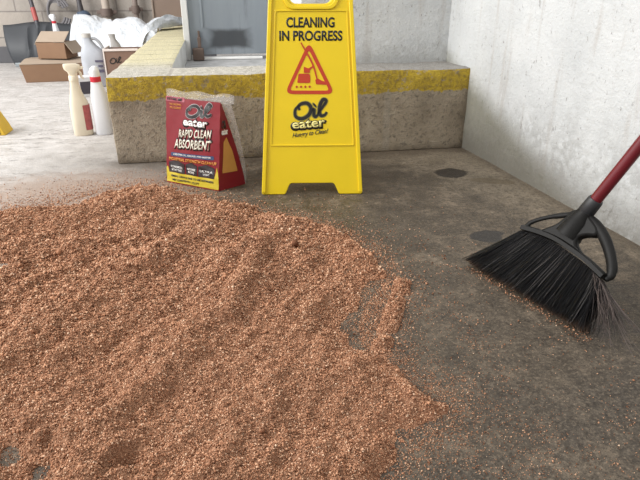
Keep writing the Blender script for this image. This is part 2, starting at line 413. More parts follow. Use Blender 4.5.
fin('door_stop', bm, plain('rusty_brown_block', (.13, .09, .07), .7, var=.3), d)
# wall behind the store corner
bm = bmesh.new(); box(bm, (-2.3, 5.4, 1.6), (4.6, .15, 3.2)); tag(fin('wall_left', bm, M_beige), kind='structure')
bm = bmesh.new(); box(bm, (-2.3, 5.31, .065), (4.6, .03, .13), .004); tag(fin('wall_foot_strip', bm, plain('dark_strip', (.13, .13, .14), .7)), kind='structure')  # dark strip along the foot of the wall

# ================================================================ CLEANING SIGN
sg = empty('floor_sign', (.2645, 1.6405, .001), 'tall yellow plastic A-frame floor sign reading CLEANING IN PROGRESS', 'sign', R(-8.4))
TH = R(11)
fr = bpy.data.objects.new('hinge_axis', None)
bpy.data.objects.remove(fr)
LM = Matrix.Rotation(R(90) - TH, 4, 'X')           # panel (x, v, out) -> sign frame, front face outward is -y
SH = .655
def onpanel(me, rear=False, off=0):
    me.transform(Matrix.Translation((0, 0, off)))
    me.transform(LM)
    if rear:
        me.transform(Matrix.Translation((0, 2 * SH * math.sin(TH), 0)) @ Matrix.Rotation(math.pi, 4, 'Z'))
    return me
def wd(v): return .158 + (.123 - .158) * v / .57
outline = [(-wd(0), 0), (-.084, 0), (-.069, .035), (.069, .035), (.084, 0), (wd(0), 0), (wd(.62), .62), (wd(.655) - .012, .655), (-wd(.655) + .012, .655), (-wd(.62), .62)]
outl = rounded([(a, b, 0) for a, b in outline], [.006, .006, .008, .008, .006, .006, .02, .02, .02, .02])
hole = rounded([(-.070, .585, 0), (-.052, .559, 0), (.055, .559, 0), (.073, .585, 0), (.066, .632, 0), (-.063, .632, 0)], .014)
def ring(shape_o, shape_i, depth, bev): return plate([shape_o, shape_i], depth, bev)
for rear in (False, True):
    me = onpanel(plate([outl, hole], .012, .002), rear, -.006)
    mk('rear_panel' if rear else 'front_panel', me, M_yellow, sg)
    # raised side rails
    rails = []
    for sx in (-1, 1):
        q = [(sx * wd(.004), .006, 0), (sx * (wd(.004) - .012), .006, 0), (sx * (wd(.64) - .012), .64, 0), (sx * wd(.64), .64, 0)]
        rails.append((plate([rounded(q, .003)], .008, .002), T(0, 0, .002)))
    mk('side_rail', onpanel(merge(rails), rear), M_yellow, sg)
# recessed label area: raised frame round it
lab_o = [(-.127, .150, 0), (.131, .150, 0), (.108, .542, 0), (-.105, .542, 0)]
lab_i = [(-.123, .154, 0), (.127, .154, 0), (.104, .538, 0), (-.101, .538, 0)]
mk('label_border', onpanel(plate([rounded(lab_o, .004), rounded(lab_i, .004)], .003, .0008), False, .001), M_yellow, sg)
hb_o = rounded([(-.088, .596, 0), (-.070, .543, 0), (.073, .543, 0), (.090, .596, 0), (.082, .645, 0), (-.080, .645, 0)], .022)
hb_i = rounded([(-.076, .588, 0), (-.058, .553, 0), (.061, .553, 0), (.079, .588, 0), (.072, .638, 0), (-.068, .638, 0)], .016)
mk('handle_rim', onpanel(plate([hb_o, hb_i], .007, .002), False, .002), M_yellow, sg)
bm = bmesh.new(); tube(bm, [(-.10, SH * math.sin(TH), SH * math.cos(TH) - .002), (.10, SH * math.sin(TH), SH * math.cos(TH) - .002)], .009, 12)
fin('hinge', bm, M_yellow, sg, smooth=40)
for sx in (-.11, .11):
    bm = bmesh.new(); box(bm, (sx, SH * math.sin(TH), .28), (.008, 2 * (SH - .28) * math.sin(TH) - .01, .016), .002); fin('spreader', bm, M_yellow, sg)
tx = [(textmesh('CLEANING', .142, .029, .03), T(-.001, .508)), (textmesh('IN PROGRESS', .186, .029, .03), T(0, .471))]
mk('lettering', onpanel(merge(tx), off=.0004), M_black, sg)
tri_o = rounded([(-.006, .456, 0), (-.081, .305, 0), (.071, .304, 0)], .026, 6)
tri_i = rounded([(-.006, .432, 0), (-.065, .3155, 0), (.054, .3145, 0)], .010, 6)
mk('warning_triangle', onpanel(plate([tri_o, tri_i], .0006), off=.0006), M_red, sg)
pic = [(plate([rounded([(-.042, .337, 0), (-.003, .337, 0), (-.003, .358, 0), (-.006, .364, 0), (-.038, .364, 0)], .004)], .0006), T(0, 0)),
       (plate([[(-.022, .366, 0), (-.004, .366, 0), (-.004, .374, 0), (.006, .382, 0), (.004, .386, 0), (-.008, .379, 0), (-.022, .384, 0)]], .0006), T(0, 0)),
       (strokemesh([([(-.030, .452), (.004, .392), (.018, .345)], 1)], .0052, .0006), T(0, 0)),
       (plate([[(.012, .346, 0), (.020, .350, 0), (.030, .344, 0), (.052, .337, 0), (.052, .331, 0), (.014, .333, 0)]], .0006), T(0, 0))]
for k in range(4):
    c = [(-.044 + .013 * k + .0035 * math.cos(a), .326 + .0035 * math.sin(a), 0) for a in np.linspace(0, 2 * math.pi, 10)[:-1]]
    pic.append((plate([c], .0006), T(0, 0)))
mk('pictogram', onpanel(merge(pic), off=.0008), M_red, sg)
# brush-script logo word, drawn as strokes
def script_oil(cx, cy, s, sy=.66):
    O = [(-.30, .32), (-.44, .10), (-.42, -.22), (-.22, -.34), (.0, -.18), (.07, .12), (-.04, .36), (-.22, .38), (-.33, .26), (-.30, .08)]
    i = [(.10, -.02), (.17, .06), (.16, -.22), (.22, -.30), (.30, -.20)]
    dot = [(.16, .22), (.21, .28)]
    l = [(.28, -.18), (.44, .12), (.56, .40), (.46, .48), (.36, .22), (.34, -.10), (.40, -.28), (.52, -.24), (.58, -.12)]
    f = lambda P: [(cx + x * s, cy + y * s * sy + x * s * .08) for x, y in P]
    return [(f(O), 1), (f(i), .9), (f(dot), 1.3), (f(l), .95)]
mk('logo_shadow', onpanel(strokemesh(script_oil(-.008, .255, .094), .0155), off=.0003), M_glow, sg)
mk('logo_script', onpanel(strokemesh(script_oil(-.008, .255, .094), .0105), off=.0008), M_black, sg)
a1 = textmesh('eater', .112, .036, .075, .0, .0005)
a2 = textmesh('eater', .100, .024, .02, .0, .0005)
mk('logo_outline', onpanel(a1 if False else merge([(a1, T(-.009, .2165, 0, R(4)))]), off=.001), M_black, sg)
mk('logo_word', onpanel(merge([(a2, T(-.009, .2165, 0, R(4)))]), off=.0017), M_cream_print, sg)
mk('slogan', onpanel(merge([(textmesh('Hungry to Clean!', .112, .018, .012, .45), T(-.004, .187, 0, R(7)))]), off=.0006), M_black, sg)

# ================================================================ ABSORBENT BAG
bagred = plain('glossy_red_film', (.20, .010, .017), .35, .4, var=.15, sc=18, bmp=.1)
bagdark = plain('dark_film', (.03, .022, .024), .35)
bagyel = plain('yellow_film', (.55, .42, .03), .4)
m = NM('clear_film', .12, .5); m.base((.9, .88, .86)); m.b.inputs['Alpha'].default_value = .12; m.bump(m.noise(30, 3, vec=m.obj), .5, .004); M_film = m.m
bg_ = empty('absorbent_bag', (-.194, 1.846, .001), 'red and yellow stand-up bag of spill absorbent standing before the low wall', 'bag')
ba, bb = Vector((.8, -.6, 0)), Vector((.6, .8, 0))
BW, BD, BH, LEAN = .212, .10, .272, .15
def bp(u, w, z):   # along front, depth back, height; front face leans back
    dep = BD * (1 - (z / BH) ** 1.3 * .96)
    sx = .012 * math.sin(z / BH * math.pi)
    bul = math.sin(math.pi * min(1, max(0, u / BW))) * math.sin(math.pi * min(1, z / BH)) * .006
    return ba * (u + (0 if True else sx)) + bb * (z * LEAN + w * dep - bul * (1 - 2 * w)) + Vector((0, 0, z))
def patch(bm, u0, u1, z0, z1, w0, w1, off, nu=12, nz=12, edge=None):
    g = []
    for i in range(nu + 1):
        row = []
        for j in range(nz + 1):
            u = u0 + (u1 - u0) * i / nu; z = z0 + (z1 - z0) * j / nz; w = w0 + (w1 - w0) * i / nu
            if edge: z += edge(u, j / nz)
            row.append(bm.verts.new(bp(u, w, z) - bb * off + bb * .0015 * math.sin(u * 90 + z * 60) * math.sin(z * 110) * (1 if w0 == w1 == 0 else 0)))
        g.append(row)
    for i in range(nu):
        for j in range(nz): bm.faces.new((g[i][j], g[i + 1][j], g[i + 1][j + 1], g[i][j + 1]))
    return g
bm = bmesh.new()
nzz = 22
rings = []
for j in range(nzz + 1):
    z = BH * j / nzz
    r_ = [bp(BW * i / 12, 0, z) + bb * .0015 * math.sin(BW * i / 12 * 90 + z * 60) * math.sin(z * 110) for i in range(13)]
    # right gusset folds in towards the top
    r_ += [bp(BW, w, z) + ba * ((.034 * (1 - z / BH) ** 1.0) * w) for w in (.33, .66)]
    r_ += [bp(BW, 1, z) + ba * .034 * (1 - z / BH)]
    r_ += [bp(BW * (1 - i / 12), 1, z) + ba * .02 * (1 - i / 12) * (1 - z / BH) for i in range(1, 13)]
    r_ += [bp(0, w, z) + ba * .01 * math.sin(w * math.pi) for w in (.66, .33)]
    rings.append(r_)
loft(bm, rings)
fin('bag_body', bm, bagred, bg_, smooth=50)
# clear top seal and side fin
bm = bmesh.new(); gs = []
for i in range(17):
    u = -.004 + .262 * i / 16
    zt = .296 + .004 * math.sin(i) ; zb = .270 if u < BW else .270
    gs.append([bm.verts.new(ba * u + bb * (z * LEAN + .004 + .003 * math.sin(u * 70 + z * 30)) + Vector((0, 0, z))) for z in (zb, (zb + zt) / 2, zt)])
for i in range(16):
    for j in range(2): bm.faces.new((gs[i][j], gs[i + 1][j], gs[i + 1][j + 1], gs[i][j + 1]))
g2 = []
for j in range(12):
    z = .27 * (1 - j / 11)
    e0 = bp(BW, .95, z) + ba * (.034 * (1 - z / BH) + .001); wdt = .034 * (z / .27) ** .6
    g2.append([bm.verts.new(e0 + bb * .004), bm.verts.new(e0 + bb * .004 + ba * wdt)])
for j in range(11): bm.faces.new((g2[j][0], g2[j][1], g2[j + 1][1], g2[j + 1][0]))
o = fin('clear_film_edge', bm, M_film, bg_, smooth=60); sd = o.modifiers.new('t', 'SOLIDIFY'); sd.thickness = .0006
def onbag(name, me, m, off=.0016):
    for v in me.vertices:
        u, z, e = v.co
        v.co = bp(u, 0, z) + bb * (.0015 * math.sin(u * 90 + z * 60) * math.sin(z * 110)) - bb * (off + e)
    return mk(name, me, m, bg_)
def subdiv(me, n=1):
    bm = bmesh.new(); bm.from_mesh(me)
    for k in range(-2, 40):
        for ax in (0, 1):
            p = [0, 0, 0]; p[ax] = k * .01; nn = [0, 0, 0]; nn[ax] = 1
            bmesh.ops.bisect_plane(bm, geom=bm.verts[:] + bm.edges[:] + bm.faces[:], plane_co=p, plane_no=nn)
    bm.to_mesh(me); bm.free(); return me
# header strip, yellow base, dark boxes
onbag('header_strip', subdiv(plate([[(0, .262, 0), (.075, .262, 0), (.075, .276, 0), (0, .276, 0)]], .0004)), plain('pink_film', (.36, .07, .10), .4), .0008)
onbag('header_lettering', merge([(textmesh('RETIRE ME', .062, .008, .03), T(.036, .269))]), bagdark, .0014)
onbag('yellow_base', subdiv(plate([[(.001, .004, 0), (.211, .004, 0), (.211, .040, 0), (.205, .075, 0), (.195, .036, 0), (.012, .036, 0), (.006, .055, 0), (.001, .052, 0)]], .0004)), bagyel, .0008)
dk = []
for u0, u1 in ((.012, .078), (.083, .128), (.133, .196)):
    dk.append((plate([rounded([(u0, .037, 0), (u1, .037, 0), (u1, .070, 0), ((u0 + u1) / 2, .078, 0), (u0, .070, 0)], .003)], .0004), T(0, 0)))
onbag('dark_panel', subdiv(merge(dk)), bagdark, .0010)
wt = []
for u, s_ in ((.045, 'ECONOMICAL'), (.105, 'ABSORBS'), (.165, 'ULTRA')):
    wt.append((textmesh(s_, .050 if u != .105 else .034, .007, .02), T(u, .056))); wt.append((textmesh('& DUST FREE' if u < .1 else ('MORE' if u < .15 else 'LIGHT'), .044 if u < .1 else .026, .007, .02), T(u, .046)))
onbag('panel_lettering', merge(wt), M_white, .0016)
onbag('base_lettering', merge([(textmesh('GREEN, CLEAN & SAFE TO USE ANYWHERE', .172, .008, .03), T(.106, .025)), (textmesh('NET CONTENTS 1 CU FT', .11, .007, .03), T(.08, .013))]), bagdark, .0014)
onbag('blue_stripe', subdiv(plate([rounded([(.022, .090, 0), (.192, .096, 0), (.192, .108, 0), (.022, .102, 0)], .003)], .0004)), M_blue, .0010)
onbag('stripe_lettering', merge([(textmesh('ABSORBS OIL, GREASE AND WATER', .150, .006, .02), T(.107, .099, 0, R(2)))]), M_white, .0016)
onbag('orange_lettering', merge([(textmesh('INDUSTRIAL STRENGTH CLEAN UP', .190, .010, .03), T(.108, .083, 0, R(1.5)))]), M_orange, .0012)
onbag('corner_lettering', merge([(textmesh('THE ORIGINAL', .048, .006, .02), T(.040, .253)), (textmesh('SPILL CLEANER', .044, .006, .02), T(.040, .243))]), M_orange, .0012)
onbag('logo_shadow', strokemesh(script_oil(.128, .238, .092, .50), .0135), plain('grey_print', (.42, .36, .36), .5), .0008)
onbag('logo_script', strokemesh(script_oil(.128, .238, .092, .50), .010), M_black, .0016)
onbag('logo_outline', merge([(textmesh('eater', .102, .032, .06), T(.122, .203))]), M_black, .0010)
onbag('logo_word', merge([(textmesh('eater', .094, .022, .03), T(.122, .203))]), M_white, .0020)
for nm, ex, hh, mm, of in (('title_shadow', 1.03, .034, bagdark, .0009), ('title_lettering', 1.0, .026, plain('cream_print', (.74, .70, .58), .5), .0018)):
    onbag(nm, merge([(textmesh('RAPID CLEAN', .128 * ex, hh * .95, .05 if ex > 1 else .02, .3), T(.120, .170, 0, R(4))), (textmesh('ABSORBENT', .150 * ex, hh * 1.1, .05 if ex > 1 else .02, .3), T(.111, .136, 0, R(3)))]), mm, of)
# gusset print (plain flame-orange stand-in without the mascot)
def ongus(name, me, m, off):
    for v in me.vertices:
        u, z, e = v.co
        w = u
        v.co = bp(BW, w, z) + ba * (.034 * (1 - z / BH) * w + off + e)
    return mk(name, me, m, bg_)
ongus('gusset_logo', merge([(textmesh('Oil', .5, .026, .05, .3), T(.42, .205)), ]), bagdark, .0012)
ongus('gusset_word', merge([(textmesh('eater', .55, .018, .04), T(.42, .182))]), M_white, .0012)
ongus('gusset_panel', subdiv(plate([rounded([(.12, .055, 0), (.78, .05, 0), (.72, .12, 0), (.5, .165, 0), (.25, .15, 0)], .02)], .0004)), plain('amber_print', (.52, .26, .06), .5), .0012)

# ================================================================ BROOM
bO = Vector((.552, 1.096, .002)); bt_ = Vector((.285, -.958, 0)).normalized(); bn = Vector((.958, .285, 0)).normalized()
bs = (bn * math.cos(R(55)) + Vector((0, 0, 1)) * math.sin(R(55))).normalized(); bnorm = bt_.cross(bs).normalized()
if bnorm.dot(-CF) < 0: bnorm = -bnorm
br = empty('push_broom', bO, 'black angle broom with burgundy handle leaning on the right wall', 'broom'); br.name = 'angle_broom'
def bpl(x, y): return onplane(x, y, bO, bt_, bs)
BM = Matrix((( bt_.x, bs.x, bnorm.x, 0), (bt_.y, bs.y, bnorm.y, 0), (bt_.z, bs.z, bnorm.z, 0), (0, 0, 0, 1)))
def brmesh(me): me.transform(BM); return me
M_bp = plain('black_moulded_plastic', (.009, .0085, .008), .5, .18, var=.25, sc=30, bmp=.1)
px = [(540, 233), (548, 229), (558, 225), (566, 219), (574, 213), (585, 212), (594, 221), (600, 231), (597, 237), (588, 237), (580, 239), (578, 245), (582, 254), (566, 245), (552, 238)]
mk('broom_head', brmesh(plate([smoothpath([(*bpl(*p), 0) for p in px], True, 4)], .020, .005)), M_bp, br)
for pp, rr in (([(526, 228), (530, 223), (539, 219.5), (550, 217), (562, 215.5), (576, 214)], [.0065, .0055, .005, .005, .006, .009]),
               ([(582, 215), (594, 223), (603, 235), (609, 250), (612, 265), (611, 275), (606, 279)], [.010, .011, .011, .0105, .010, .009, .007])):
    P = smoothpath([(*bpl(*p), 0) for p in pp], False, 4); q = [rr[min(len(rr) - 1, round(k / 4))] for k in range(len(P))]
    bm = bmesh.new(); tube(bm, P, q, 12); 
    for v in bm.verts: v.co.z *= .8
    o = fin('side_arch', bm, M_bp, br, smooth=60); o.data.transform(BM)
# thick bristle block along the lower edge
low = [bpl(*p) for p in ((525, 227), (540, 231), (558, 238), (574, 248), (590, 260), (607, 276))]
bm = bmesh.new(); pts = smoothpath([(a, b - .004, 0) for a, b in low], False, 5)
rings = []
for i, p in enumerate(pts):
    t = (pts[min(i + 1, len(pts) - 1)] - pts[max(i - 1, 0)]).normalized(); nn = Vector((-t.y, t.x, 0))
    rings.append([p + nn * a + Vector((0, 0, b)) for a, b in ((-.006, -.014), (.002, -.015), (.006, -.009), (.006, .009), (.002, .015), (-.006, .014))])
loft(bm, rings); o = fin('bristle_block', bm, M_bp, br, smooth=40); o.data.transform(BM)
# moulded shoulder and socket
s0 = Vector((*bpl(572, 232), .002)); s1 = Vector((*bpl(586, 213), .002))
bm = bmesh.new()
a_ = BM @ s0; b_ = BM @ s1
pole_end = CAM + (Vector((.817, .965, .31)) - CAM) * .94 - bO
pdir = (pole_end - b_).normalized()
tube(bm, [a_ - pdir * .012, a_ + (b_ - a_) * .5, b_, b_ + pdir * .012], [.028, .023, .0165, .0155], 16)
fin('shoulder', bm, M_bp, br, smooth=50)
bm = bmesh.new(); tube(bm, [b_ + pdir * 0, b_ + pdir * .003, b_ + pdir * .032, b_ + pdir * .035], [.015, .0168, .0158, .0145], 18)
fin('socket', bm, plain('dark_grey_plastic', (.02, .02, .022), .5), br, smooth=40)
bm = bmesh.new(); tube(bm, [b_ + pdir * .02, b_ + pdir * .5, b_ + pdir * 1.13], .0122, 18); fin('handle', bm, plain('burgundy_enamel', (.13, .010, .016), .3, .5, var=.1, sc=8), br, smooth=40)
bm = bmesh.new(); tube(bm, [b_ + pdir * 1.12, b_ + pdir * 1.15], [.0128, .010], 14); fin('handle_cap', bm, M_bp, br, smooth=40)
# bristles
NB = 2400
lowp = smoothpath([(a, b - .012, 0) for a, b in low], False, 8)
def bristle(bm, k, root, tip, r0, sag, curl=0):
    pts = []
    for t in (0, .35, .7, .9, 1):
        p = root.lerp(tip, t); p = p + Vector((0, 0, -sag * t * t)) ; p.x += curl * t * t * t
        pts.append(BM @ p)
    rings = []
    up = bnorm
    for i, p in enumerate(pts):
        d = (pts[min(i + 1, 4)] - pts[max(i - 1, 0)]).normalized(); s = d.cross(up).normalized(); u = s.cross(d)
        r = r0 * (1 if i < 3 else .6)
        rings.append([p + s * r, p - s * r * .5 + u * r * .87, p - s * r * .5 - u * r * .87])
    vs = [[bm.verts.new(q + Vector()) for q in rg] for rg in rings]
    for a, b in zip(vs, vs[1:]):
        for i in range(3): bm.faces.new((a[i], a[(i + 1) % 3], b[(i + 1) % 3], b[i]))
bm = bmesh.new()
for k in range(NB):
    c = (int(rng.random() * 46) + .5 + rng.normal(0, .16)) / 46     # rows of tufts
    i = min(len(lowp) - 2, int(c * (len(lowp) - 1))); root = lowp[i].lerp(lowp[i + 1], c * (len(lowp) - 1) - i)
    dz = rng.uniform(-1, 1); layer = round(dz * 1.5) / 1.5
    root = root + Vector((0, 0, layer * .011))
    tipx = -.004 + .325 * c + rng.normal(0, .0045)
    tipw = layer * .026 + rng.normal(0, .003)
    ty = max(0, rng.exponential(.0035))
    tip = Vector((tipx, ty, tipw))
    # keep tips on or above the floor: z of BM@tip
    w = BM @ tip
    if w.z < .001: tip.y += (.001 - w.z) / bs.z
    bristle(bm, k, root, tip, .00088, rng.normal(0, .004), rng.normal(0, .004))
m = NM('black_bristle', .35, .6)
isl = m.geo.outputs['Random Per Island']
tipd = m.rng(m.M('ADD', m.Z, m.M('MULTIPLY', m.noise(40, 3), .03)), .040, .016)
bc = m.ramp(isl, [(0, (.006, .006, .007)), (.8, (.012, .012, .013)), (.92, (.06, .056, .056)), (1, (.13, .12, .11))])
m.base(m.mix(m.M('MULTIPLY', tipd, .55), bc, (.20, .115, .07)))
fin('bristles', bm, m.m, br)['kind'] = 'stuff'
bm = bmesh.new()
for k in range(110):
    c = rng.uniform(.90, 1.0); i = min(len(lowp) - 2, int(c * (len(lowp) - 1))); root = lowp[i] + Vector((0, 0, rng.uniform(-.012, .012)))
    tip = Vector((.327 + rng.uniform(.0, .07), rng.uniform(-.01, .05) + .005, rng.uniform(-.02, .02)))
    w = BM @ tip
    if w.z < .002: tip.y += (.002 - w.z) / bs.z
    bristle(bm, k, root, tip, .0006, rng.normal(0, .006), rng.normal(0, .026))
m = NM('frayed_bristle', .4, .5); m.base(m.ramp(m.geo.outputs['Random Per Island'], [(0, (.02, .018, .018)), (1, (.14, .11, .10))]))
o = fin('stray_bristles', bm, m.m, br); o['kind'] = 'stuff'

# ================================================================ ABSORBENT GRANULES
polypx = [(-120, 200), (0, 212), (60, 205), (100, 192), (140, 182), (170, 186), (200, 194), (232, 202), (262, 210), (300, 216), (335, 228), (365, 243), (385, 260), (388, 276), (378, 290), (366, 305), (358, 325), (362, 345), (385, 362), (420, 385), (446, 400), (452, 408), (440, 425), (415, 445), (395, 470), (385, 560), (-150, 560), (-260, 330)]
poly = np.array([atz(*p)[:2] for p in polypx])
def sdist(x, y, poly):
    d = np.full(x.shape, 1e9); ins = np.zeros(x.shape, bool); n = len(poly)
    for i in range(n):
        a = poly[i]; b = poly[(i + 1) % n]; e = b - a
        t = np.clip(((x - a[0]) * e[0] + (y - a[1]) * e[1]) / (e @ e), 0, 1)
        d = np.minimum(d, np.hypot(x - a[0] - t * e[0], y - a[1] - t * e[1]))
        c = ((a[1] > y) != (b[1] > y)) & (x < (b[0] - a[0]) * (y - a[1]) / (b[1] - a[1] + 1e-12) + a[0]); ins ^= c
    return np.where(ins, d, -d)
def seg(x, y, p, q):
    a = np.array(atz(*p)[:2]); b = np.array(atz(*q)[:2]); e = b - a
    t = np.clip(((x - a[0]) * e[0] + (y - a[1]) * e[1]) / (e @ e), 0, 1)
    return np.hypot(x - a[0] - t * e[0], y - a[1] - t * e[1])
bare = [((-5, 268), .07), ((12, 455), .05), ((-10, 430), .06), ((40, 470), .05), ((130, 470), .03)]
def thick(x, y):
    s = sdist(x, y, poly) + (fbm(x * 14, y * 14, 21) - .5) * .10
    t = np.clip(s / .10, 0, 1); t = t * t * (3 - 2 * t)
    # swept ridges running from lower left to upper right
    u = x * .55 + y * .83; v = -x * .83 + y * .55
    rd = fbm(u * 3.0, v * 11, 31, 4); lp = fbm(x * 9, y * 9, 41, 4); sm = fbm(x * 45, y * 45, 51, 3)
    z = t * (.006 + .050 * np.clip(rd - .34, 0, 1) + .050 * np.clip(lp - .38, 0, 1)) + t * .013 * (sm - .45) + t * .010 * (fbm(x * 75, y * 75, 55, 2) - .5)
    # thin swept swath on the upper left and the small ridge on the right
    r1 = seg(x, y, (403, 283), (381, 350)); z = np.maximum(z, .013 * np.clip(1 - (r1 / .021) ** 2, 0, 1) * np.clip(2.4 * sm - .5, 0, 1.2))
    r2 = seg(x, y, (262, 255), (228, 325)); z = z + .014 * np.clip(1 - (r2 / .028) ** 2, 0, 1) * t
    r3 = seg(x, y, (290, 390), (445, 402)); z = z + .016 * np.clip(1 - (r3 / .07) ** 2, 0, 1) * np.clip(s / .03, 0, 1)
    r4 = seg(x, y, (60, 222), (280, 228)); z = z + .009 * np.clip(1 - (r4 / .06) ** 2, 0, 1) * t
    for p, rad in bare:
        c = atz(*p); k = np.clip((np.hypot(x - c.x, y - c.y) + (sm - .5) * .04) / rad, 0, 1); z = z * k ** 1.5 - .0022 * (1 - k) ** 2 * (1.5 * sm + .2)
    return z - .0012
x0, x1, y0, y1 = -1.05, .62, .30, 1.98; st = .0055
xs = np.arange(x0, x1, st); ys = np.arange(y0, y1, st); GX, GY = np.meshgrid(xs, ys, indexing='ij')
GZ = thick(GX, GY); keep = GZ > -.0008
nxg, nyg = GX.shape
idx = -np.ones((nxg, nyg), int)
fk = keep[:-1, :-1] | keep[1:, :-1] | keep[:-1, 1:] | keep[1:, 1:]
use = np.zeros_like(keep); use[:-1, :-1] |= fk; use[1:, :-1] |= fk; use[:-1, 1:] |= fk; use[1:, 1:] |= fk
idx[use] = np.arange(use.sum())
V = np.stack([GX[use], GY[use], np.where(keep, GZ, -.002)[use]], 1)
fi, fj = np.nonzero(fk)
Q = np.stack([idx[fi, fj], idx[fi + 1, fj], idx[fi + 1, fj + 1], idx[fi, fj + 1]], 1)
# loose grains
NC = 2300000
cxx = rng.uniform(x0, x1 + .2, NC); cyy = rng.uniform(y0, 2.02, NC)
dist = np.hypot(cxx, cyy); wgt = np.clip((.75 / dist) ** 1.6, 0, 1.0)
TZ = thick(cxx, cyy); SD = sdist(cxx, cyy, poly)
cl = fbm(cxx * 16, cyy * 16, 61, 4)
p_in = np.where(TZ > 0, .55, np.where(SD > 0, .25, 0))
fo = np.exp(SD / .022) * .38 + np.exp(SD / .07) * .09 + np.exp(SD / .2) * .020 * np.clip((cl - .35) * 5, 0, 2)
p_out = np.where(SD < 0, fo + .0035 * np.clip((cl - .3) * 4, 0, 2), .02)
bl = seg(cxx, cyy, (470, 268), (585, 338)); p_out = p_out + .22 * np.exp(-(bl / .014) ** 2)
b5 = seg(cxx, cyy, (390, 285), (370, 350)); p_out = p_out + .34 * np.exp(-(b5 / .05) ** 2)
p_out *= np.clip((1.0 - (cxx * .9 + cyy * .5 - .75) * 1.5), .12, 1)
b2 = seg(cxx, cyy, (400, 330), (560, 440)); p_out = p_out + .022 * np.exp(-(b2 / .12) ** 2) * np.clip((cl - .42) * 7, 0, 2.5)
b3 = seg(cxx, cyy, (0, 215), (95, 196)); p_out = p_out + .22 * np.exp(-(b3 / .12) ** 2)
b4 = seg(cxx, cyy, (500, 420), (545, 470)); p_out = p_out + .03 * np.exp(-(b4 / .04) ** 2)
acc = rng.random(NC) < np.maximum(p_in, p_out) * wgt
acc &= ~((cyy > 2.075)) & (cxx < .93)
gx, gy, gz = cxx[acc], cyy[acc], np.maximum(TZ[acc], 0)
n = len(gx)
size = np.exp(rng.normal(0, .33, n)) * .00112 * np.clip(dist[acc] / .85, .9, 1.5)
size *= np.where(TZ[acc] <= 0, .7, 1)
size[rng.random(n) < .0005] *= 2.6
base = np.array([[1, 0, 0], [-1, 0, 0], [0, 1, 0], [0, -1, 0], [0, 0, 1], [0, 0, -1]], float)
gv = base[None] * (rng.uniform(.6, 1.25, (n, 6, 1))) + rng.normal(0, .18, (n, 6, 3))
qa = rng.normal(size=(n, 4)); qa /= np.linalg.norm(qa, axis=1)[:, None]; w_, a_, b2_, c_ = qa.T
RM = np.stack([1 - 2 * (b2_**2 + c_**2), 2 * (a_*b2_ - c_*w_), 2 * (a_*c_ + b2_*w_), 2 * (a_*b2_ + c_*w_), 1 - 2 * (a_**2 + c_**2), 2 * (b2_*c_ - a_*w_), 2 * (a_*c_ - b2_*w_), 2 * (b2_*c_ + a_*w_), 1 - 2 * (a_**2 + b2_**2)], 1).reshape(n, 3, 3)
gv = np.einsum('nij,nkj->nki', RM, gv) * size[:, None, None]
gv[:, :, 0] += gx[:, None]; gv[:, :, 1] += gy[:, None]; gv[:, :, 2] += (gz + size * .6)[:, None]
octf = np.array([[0, 2, 4], [2, 1, 4], [1, 3, 4], [3, 0, 4], [2, 0, 5], [1, 2, 5], [3, 1, 5], [0, 3, 5]])
GF = (np.arange(n)[:, None, None] * 6 + octf[None]).reshape(-1, 3) + len(V)
print('grains', n)
me = bpy.data.meshes.new('absorbent_granules')
allv = np.concatenate([V, gv.reshape(-1, 3)]); me.vertices.add(len(allv)); me.vertices.foreach_set('co', allv.ravel().astype(np.float32))
loops = np.concatenate([Q.ravel(), GF.ravel()]); me.loops.add(len(loops)); me.loops.foreach_set('vertex_index', loops.astype(np.int32))
starts = np.concatenate([np.arange(len(Q)) * 4, len(Q) * 4 + np.arange(len(GF)) * 3]).astype(np.int32)
me.polygons.add(len(starts)); me.polygons.foreach_set('loop_start', starts)
me.polygons.foreach_set('material_index', np.concatenate([np.zeros(len(Q)), np.ones(len(GF))]).astype(np.int32))
me.update(calc_edges=True)
m = NM('granule_bed', .9, .15)
v1 = m.noise(420, 3, .7); v2 = m.noise(5, 4)
cc = m.ramp(v1, [(.3, (.20, .09, .05)), (.5, (.46, .24, .14)), (.7, (.64, .38, .24))])
m.base(m.mix(m.M('MULTIPLY', m.rng(v2, .35, .65), .35), cc, (.36, .19, .12))); m.bump(m.M('ADD', v1, m.noise(150, 2)), 1, .006)
m2 = NM('granules', .85, .2)
m2.base(m2.ramp(m2.geo.outputs['Random Per Island'], [(0, (.12, .048, .024)), (.35, (.34, .16, .088)), (.75, (.54, .285, .165)), (.95, (.68, .43, .28)), (1, (.76, .56, .40))]))
o = mk('absorbent_granules', me, [m.m, m2.m])
tag(o, 'spread of salmon-brown absorbent granules covering the concrete floor', 'granules', kind='stuff')

# ================================================================ BOTTLES
def bottle_body(bm, prof, n=24, e=2.6):
    loft(bm, [superr(rx, ry, z, cx, 0, n, e) for z, rx, ry, cx in prof])
M_cream = plain('cream_plastic', (.74, .66, .52), .4, .4, var=.05)
M_wplast = plain('white_plastic', (.74, .75, .78), .4, .4, var=.04)
M_redp = plain('red_plastic', (.55, .02, .04), .4)
YB = 2.58
b0 = atz(84, 135); topz = aty(73, 60, YB).z
sb = empty('spray_bottle', (b0.x, YB, 0), 'cream trigger spray bottle on the floor left of the red-collared white bottle', 'bottle', R(8))
bm = bmesh.new(); Hh = topz * .98
bottle_body(bm, [(0, .036, .028, 0), (.006, .040, .031, 0), (.10, .041, .031, 0), (.17, .038, .029, 0), (.195, .031, .025, -.002), (.225, .024, .021, -.004), (.27, .018, .017, -.004), (.285, .017, .017, -.004)])
fin('bottle_body', bm, M_cream, sb, smooth=40)
bm = bmesh.new(); bottle_body(bm, [(.283, .0195, .0195, -.004), (.305, .0195, .0195, -.004), (.308, .017, .017, -.004)], 20, 2)
